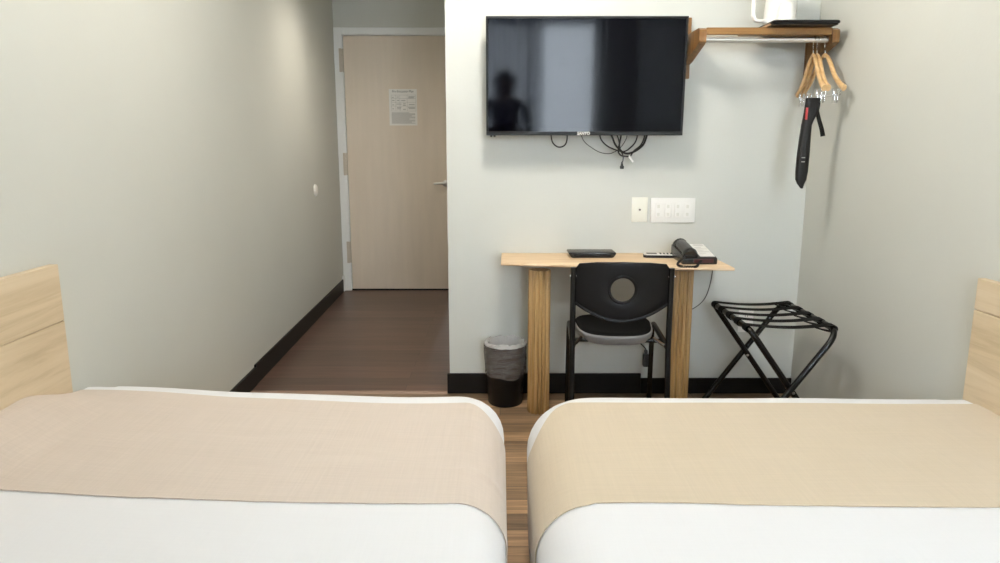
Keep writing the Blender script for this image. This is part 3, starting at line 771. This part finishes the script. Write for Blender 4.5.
# a coiled cord along that path
cp = []
seglen = 0
for i in range(len(path) - 1):
    a, b = path[i], path[i + 1]; L_ = (b - a).length; k = max(1, int(L_ / .0008))
    tdir = (b - a).normalized(); nn = Vector((0, 0, 1)); nn = (nn - tdir * nn.dot(tdir)).normalized(); bb = tdir.cross(nn)
    for j in range(k):
        s_ = seglen + L_ * j / k; q = 2 * PI * s_ / .0065
        cp.append(a + (b - a) * (j / k) + (nn * math.cos(q) + bb * math.sin(q)) * .0040)
    seglen += L_
tube(bm, cp, .0020, 5); obj('handset_cord', bm, M['blackp'], ph, True)
cable('telephone_line', 'thin grey telephone line hanging off the back right of the desk', [(.955, 3.30, .712), (1.000, 3.31, .705), (1.022, 3.32, .68), (1.02, 3.325, .58), (.993, 3.325, .484), (.93, 3.325, .43), (.86, 3.325, .42)], .0022, M['greycord'])
def adapter(bm): box(bm, .700, .728, 3.285, 3.315, .150, .215, .006); box(bm, .706, .722, 3.290, 3.31, .215, .235, .004)
cable('power_adapter', 'black power adapter hanging on its cord under the desk behind the chair', [(.60, 3.325, .345), (.655, 3.32, .285), (.69, 3.31, .262), (.714, 3.30, .235), (.714, 3.30, .21)], .003, plug=adapter)['category'] = 'power adapter'

# ------------------------------------------------------------------ chair
ch = thing('chair', 'black stacking chair with a round hole in its back, tucked under the desk', 'chair', (.490, 2.88, 0), math.radians(-3.5))
def cp_(x, y, z): return (x - .475, y - 2.88, z)
# backrest with a real round hole
bm = bm_new(); bx, bz = 0.0, .662; hr = .053
outl = []
outl += [(-.183, .603), (-.183, .70), (-.180, .745)]
outl += [(-.168, .761), (-.10, .769), (0, .772), (.10, .769), (.168, .761), (.180, .745), (.183, .70), (.183, .603)]
for k in range(1, 12): x = .183 - .366 * k / 12; outl.append((x, .536 + .067 * (abs(x) / .183) ** 1.9))
def ray_hit(a):
    dx, dz = math.cos(a), math.sin(a); best = 9
    for i in range(len(outl)):
        x1, z1 = outl[i]; x2, z2 = outl[(i + 1) % len(outl)]; x1 -= bx; x2 -= bx; z1 -= bz; z2 -= bz
        ex, ez = x2 - x1, z2 - z1; den = dx * ez - dz * ex
        if abs(den) < 1e-9: continue
        t = (x1 * ez - z1 * ex) / den; u = (x1 * dz - z1 * dx) / den
        if t > 0 and -1e-6 <= u <= 1 + 1e-6: best = min(best, t)
    return best
angs = sorted({round(2 * PI * k / 120, 5) for k in range(120)} | {round(math.atan2(z - bz, x - bx) % (2 * PI), 5) for x, z in outl})
def backy(x, z, o): return -.185 - .035 * (1 - (x / .183) ** 2) + (.02 if 0 else 0) - .04 * (z - .6) + o
grids = []
for o, inset in ((0, 0), (.013, .0)):
    rings = []
    for j in range(7):
        t = j / 6; ring = []
        for a in angs:
            r1 = ray_hit(a); r = hr + (r1 - hr) * t
            x = bx + r * math.cos(a); z = bz + r * math.sin(a)
            e = .004 if (j in (0, 6)) else 0
            ring.append(bm.verts.new((x, backy(x, z, o + (e if o == 0 else -e)), z)))
        rings.append(ring)
    grids.append(rings)
n = len(angs)
for rings in grids:
    for A, B in zip(rings, rings[1:]):
        for k in range(n): bm.faces.new((A[k], A[(k + 1) % n], B[(k + 1) % n], B[k]))
for j in (0, 6):
    A, B = grids[0][j], grids[1][j]
    for k in range(n): bm.faces.new((A[k], A[(k + 1) % n], B[(k + 1) % n], B[k]))
obj('backrest', bm, M['blackp'], ch, True, angle=60)
# raised lips on the hole and on the lower edge
bm = bm_new()
tube(bm, [(hr * 1.0 * math.cos(2 * PI * k / 48), backy(hr * math.cos(2 * PI * k / 48), bz + hr * math.sin(2 * PI * k / 48), .0065), bz + hr * math.sin(2 * PI * k / 48)) for k in range(48)], .0072, 8, closed=True)
lo = [(-.183 + .366 * k / 24) for k in range(25)]
tube(bm, [(x, backy(x, .536 + .067 * (abs(x) / .183) ** 1.9, .0065), .536 + .067 * (abs(x) / .183) ** 1.9) for x in lo], .0072, 8)
obj('edge_lip', bm, M['blackp'], ch, True)
# seat
NS = 72
def seat_pt(a, k):
    c, q = math.cos(a), math.sin(a); e = .62
    u = math.copysign(abs(c) ** e, c); w = math.copysign(abs(q) ** e, q)      # w: -1 rear, +1 front
    hw = .166 + .016 * w
    return u * hw * k, .082 + .182 * w * k - (.014 * (1 - u * u) if w < 0 else 0) * k
def seat_part(prof):
    bm = bm_new(); rings = []
    for k, z in prof:
        if k == 0: rings.append([bm.verts.new((0, .082, z))]); continue
        rings.append([bm.verts.new((*seat_pt(2 * PI * t / NS, k), z)) for t in range(NS)])
    for A, B in zip(rings, rings[1:]):
        for t in range(NS):
            t2 = (t + 1) % NS
            if len(A) == 1: bm.faces.new((A[0], B[t], B[t2]))
            elif len(B) == 1: bm.faces.new((A[t], A[t2], B[0]))
            else: bm.faces.new((A[t], A[t2], B[t2], B[t]))
    return bm
obj('seat_pad', seat_part(((.0, .440), (.94, .440), (.965, .4445), (.955, .4505), (.93, .454), (.86, .455), (.75, .453), (.5, .450), (.25, .448), (.0, .447))), M['seatcloth'], ch, True, angle=60)
o_ = obj('seat_shell', seat_part(((.0, .402), (.70, .400), (.86, .402), (.94, .409), (.985, .422), (1.0, .436), (.995, .4445), (.97, .446), (.90, .444), (.0, .442))), M['vinyl'], ch, True, angle=70)
o_['label'] = 'glossy grey rolled seat edge'
for s in (-1, 1):
    bm = bm_new(); tube(bm, spline([(s * .190, -.186, .744), (s * .190, -.183, .60), (s * .190, -.185, .42), (s * .190, -.215, .20), (s * .190, -.25, .012)], 6), .0115, 12, flat=1.0)
    obj('rear_leg', bm, M['blackm'], ch, True)
    bm = bm_new(); tube(bm, fillet([(s * .187, -.180, .425), (s * .187, .0, .428), (s * .188, .215, .430), (s * .190, .240, .012)], .05, 8), .0115, 12); obj('front_leg', bm, M['blackm'], ch, True)
    for yy, xx in ((-.25, .190), (.240, .190)):
        bm = bm_new(); lathe(bm, [(.001, 0), (.014, 0), (.0145, .022), (.012, .026), (.001, .026)], 14, cx=s * xx, cy=yy); obj('foot_cap', bm, M['blackp'], ch, True)
    bm = bm_new(); tube(bm, [(s * .205, -.184, .71), (s * .1785, -.184, .71)], .005, 10); obj('backrest_bolt', bm, M['chrome'], ch, True)
    bm = bm_new(); tube(bm, fillet([(s * .190, -.184, .425), (s * .172, -.150, .428), (s * .150, -.08, .432)], .02, 5), .007, 10); obj('seat_bracket', bm, M['chrome'] if s > 0 else M['blackm'], ch, True)
for y in (.19, -.05):
    bm = bm_new(); tube(bm, [(-.186, y, .414), (.186, y, .414)], .009, 10); obj('seat_rail', bm, M['blackm'], ch, True)

# ------------------------------------------------------------------ waste bin
wb = thing('waste_bin', 'black waste bin with a thin plastic liner beside the left desk leg', 'waste bin', (.026, 3.212, 0))
bm = bm_new(); lathe(bm, [(.001, 0), (.078, 0), (.082, .006), (.095, .285), (.098, .29), (.092, .29), (.079, .010), (.001, .010)], 48); obj('bin_body', bm, M['bin'], wb, True)
def wl(j, a, r, z):
    q = noise.noise(Vector((math.cos(a) * 2.2, math.sin(a) * 2.2, z * 18))); q2 = noise.noise(Vector((math.cos(a) * 6, math.sin(a) * 6, z * 25 + 5)))
    dg = 1 - abs(noise.noise(Vector((a * 1.1 + z * 9, z * 22 + a * 1.6, 3)))) * 2.6
    q2 += max(0, dg) ** 3 * 1.8
    hem = .012 * noise.noise(Vector((math.cos(a) * 1.4, math.sin(a) * 1.4, 9))) if j == 0 else 0
    return (r + .004 * q + .002 * q2, z + hem)
bm = bm_new(); lathe(bm, [(.0955, .148), (.0945, .155)] + [(.0965 + .004 * k / 24, .155 + .138 * k / 24) for k in range(1, 25)], 128, cap=False, wob=wl); obj('liner', bm, M['liner'], wb, True)
def wr_(j, a, r, z):
    q = noise.noise(Vector((math.cos(a) * 3, math.sin(a) * 3, j * .7 + 2))); q2 = noise.noise(Vector((math.cos(a) * 7, math.sin(a) * 7, j * 1.3)))
    k = sm(0, 2, j); return (r + .006 * q * k, z + (.012 * q + .009 * q2) * k)
bm = bm_new(); lathe(bm, [(.1008, .290), (.101, .298), (.096, .304), (.086, .306), (.078, .296), (.072, .270), (.066, .22)], 96, cap=False, wob=wr_); obj('liner_rim', bm, M['linerrim'], wb, True)

# ------------------------------------------------------------------ luggage rack
lr = thing('luggage_rack', 'black folding luggage rack with webbing straps in the right corner', 'luggage rack', (1.15, 2.92, 0))
def lp(x, y, z): return (x - 1.15, y - 2.92, z)
A0, A1, B0, B1 = 2.672, 3.160, 2.645, 3.195
bm = bm_new(); tube(bm, fillet([lp(1.335, A0, .013), lp(.985, A0, .500), lp(.985, A1, .500), lp(1.335, A1, .013)], [0, .045, .045, 0], 8), .0125, 12)
tube(bm, [lp(1.335, A0, .013), lp(1.335, A1, .013)], .0105, 12); obj('left_topped_frame', bm, M['blackm'], lr, True).name = 'frame'
bm = bm_new(); tube(bm, fillet([lp(.975, B0, .013), lp(1.322, B0, .500), lp(1.322, B1, .500), lp(.975, B1, .013)], [0, .075, .075, 0], 10), .0125, 12)
tube(bm, [lp(.975, B0, .013), lp(.975, B1, .013)], .0105, 12); obj('frame', bm, M['blackm'], lr, True)
for y in ((A0 + B0) / 2, (A1 + B1) / 2):
    bm = bm_new(); tube(bm, [lp(1.155, y - .035, .255), lp(1.155, y + .035, .255)], .006, 10); obj('pivot_bolt', bm, M['chrome'], lr, True)
for i in range(5):
    y = 2.705 + i * .104; bm = bm_new(); hwid = .022; R = .0145
    loop = []
    for k in range(7): a = math.radians(270 - 30 * k); loop.append((.985 + R * math.cos(a), .500 + R * math.sin(a)))
    for k in range(1, 12): t = k / 12; loop.append((.985 + .337 * t, .5145 - .012 * math.sin(PI * t)))
    for k in range(7): a = math.radians(90 - 30 * k); loop.append((1.322 + R * math.cos(a), .500 + R * math.sin(a)))
    for k in range(1, 4): loop.append((1.322 - .012 - .02 * k, .4855 + .006 * k))
    th = .0018; nl = len(loop)
    A = [[bm.verts.new(lp(x, y + s * hwid, z + d)) for x, z in loop] for s, d in ((-1, 0), (1, 0), (1, -th), (-1, -th))]
    for q in range(4):
        for k in range(nl - 1): bm.faces.new((A[q][k], A[q][k + 1], A[(q + 1) % 4][k + 1], A[(q + 1) % 4][k]))
    bm.faces.new([A[q][0] for q in range(4)]); bm.faces.new([A[q][-1] for q in range(4)])
    obj('strap', bm, M['strapm'], lr, True, angle=50)

# ------------------------------------------------------------------ what the screen reflects: curtains and the photographer
def curtain(name, label, x0, x1, m, amp, nf):
    bm = bm_new(); n = int((x1 - x0) * 160); A = []; 
    for z in (.62, 1.0, 1.5, 2.0, 2.40):
        A.append([bm.verts.new((x0 + (x1 - x0) * i / n, -1.17 + amp * math.sin(i / n * nf * 2 * PI + .3 * math.sin(i * .21)) + .006 * noise.noise(Vector((i * .13, z * 2, 0))), z)) for i in range(n + 1)])
    for P, Q in zip(A, A[1:]):
        for i in range(n): bm.faces.new((P[i], P[i + 1], Q[i + 1], Q[i]))
    o = obj(name, bm, m, None, True, angle=None); tag(o, label, 'curtain')
curtain('sheer_curtain', 'white sheer curtain across the right part of the rear window', .42, 1.05, M['curtain'], .022, 9)
curtain('sheer_curtain', 'greyer gathered curtain across the left part of the rear window', -.46, .45, M['drape'], .030, 9)
bm = bm_new(); tube(bm, [(-.55, -1.17, 2.415), (1.22, -1.17, 2.415)], .011, 12)
for x in (-.50, .45, 1.17): box(bm, x - .008, x + .008, -1.30, -1.165, 2.405, 2.425)
tag(obj('curtain_rod', bm, M['steel'], None, True), 'steel curtain rod above the rear window', 'curtain rod')

def person():
    J = {}; V = []; E_ = []; Rr = []
    def v(name, p, r, link=None):
        J[name] = len(V); V.append(p); Rr.append(r)
        if link: E_.append((J[link], J[name]))
    v('pelvis', (0, 0, .92), (.155, .11)); v('waist', (0, .0, 1.08), (.135, .10), 'pelvis'); v('chest', (0, .0, 1.27), (.16, .115), 'waist')
    v('collar', (0, -.01, 1.41), (.10, .08), 'chest'); v('neck', (0, .0, 1.475), (.055, .055), 'collar'); v('skull', (0, .02, 1.56), (.075, .085), 'neck'); v('crown', (0, .015, 1.655), (.07, .08), 'skull')
    for s in (-1, 1):
        n = str(s)
        v('hip' + n, (s * .09, 0, .86), (.09, .09), 'pelvis'); v('knee' + n, (s * .10, .01, .47), (.058, .06), 'hip' + n); v('ankle' + n, (s * .105, -.01, .09), (.038, .042), 'knee' + n)
        v('ball' + n, (s * .115, .10, .035), (.042, .03), 'ankle' + n); v('toe' + n, (s * .12, .17, .028), (.034, .022), 'ball' + n)
        v('shoulder' + n, (s * .185, -.01, 1.375), (.062, .062), 'collar'); v('elbow' + n, (s * .235, .09, 1.11), (.042, .042), 'shoulder' + n); v('wrist' + n, (s * .105, .275, 1.185), (.026, .028), 'elbow' + n)
        v('palm' + n, (s * .085, .315, 1.195), (.030, .020), 'wrist' + n)
        for k in range(4):
            dz = .030 - .020 * k; L = (.9, 1, .95, .75)[k]
            v('f%d' % k + n, (s * .082, .338, 1.197 + dz), (.0095, .0095), 'palm' + n)
            v('g%d' % k + n, (s * (.082 - .012 * L), .347, 1.197 + dz), (.0088, .0088), 'f%d' % k + n)
            v('h%d' % k + n, (s * (.082 - .030 * L), .345, 1.197 + dz), (.008, .008), 'g%d' % k + n)
        v('t0' + n, (s * .070, .305, 1.222), (.011, .011), 'palm' + n); v('t1' + n, (s * .055, .318, 1.236), (.009, .009), 't0' + n)
    me = bpy.data.meshes.new('person'); me.from_pydata(V, E_, [])
    o = bpy.data.objects.new('person', me); C.objects.link(o)
    sk = o.modifiers.new('skin', 'SKIN'); sk.use_smooth_shade = True
    for i, r in enumerate(Rr): me.skin_vertices[0].data[i].radius = r
    me.skin_vertices[0].data[0].use_root = True
    o.modifiers.new('sub', 'SUBSURF').levels = 1
    bpy.context.view_layer.update()
    m2 = bpy.data.meshes.new_from_object(o.evaluated_get(bpy.context.evaluated_depsgraph_get()))
    o.modifiers.clear(); o.data = m2; m2.name = 'person'
    m2.materials.clear()
    for k in ('skin', 'shirt', 'trousers', 'blackp'): m2.materials.append(M[k])
    for p in m2.polygons:
        c = p.center; z = c.z; p.use_smooth = True
        hand = c.y > .265 and z > 1.1
        p.material_index = 3 if z < .075 else 2 if z < .95 else 0 if (z > 1.44 or hand) else 1
    # face: eyes, nose, ears
    def dab(name, loc, r, m, sc=(1, 1, 1)):
        b = bm_new(); bmesh.ops.create_uvsphere(b, u_segments=12, v_segments=8, radius=r); bmesh.ops.scale(b, vec=sc, verts=b.verts[:]); obj(name, b, m, o, True, loc)
    for s in (-1, 1):
        dab('eye', (s * .032, .098, 1.60), .011, M['blackg']); dab('ear', (s * .078, .005, 1.585), .026, M['skin'], (.4, .7, 1.2))
    dab('nose', (0, .108, 1.572), .016, M['skin'], (.8, 1, 1.3)); dab('mouth', (0, .098, 1.535), .018, M['lips'], (1.2, .4, .35))
    b = bm_new(); bmesh.ops.create_uvsphere(b, u_segments=28, v_segments=20, radius=1)
    for vv in b.verts:
        d = vv.co.copy(); front = max(0, d.y)
        vv.co = Vector((d.x * .108, d.y * .108 - .012, d.z * (.105 if d.z > 0 else .17)))
        if d.z < .25: vv.co.y -= front * .115 * sm(.25, -.1, d.z)
    obj('hair', b, M['hair'], o, True, (0, .0, 1.615), angle=None)
    o.location = (.05, -.385, 0)
    tag(o, 'person in dark clothes standing behind the beds, photographing with both hands', 'person')
    return o
person()
mp_ = thing('mobile_phone', 'black mobile phone held up in both hands of the person', 'phone', (.05, -.035, 1.197))
bm = bm_new(); prism(bm, rrect(-.078, .078, -.037, .037, .009), 'y', -.012, -.004, .001); obj('phone_body', bm, M['blackg'], mp_)
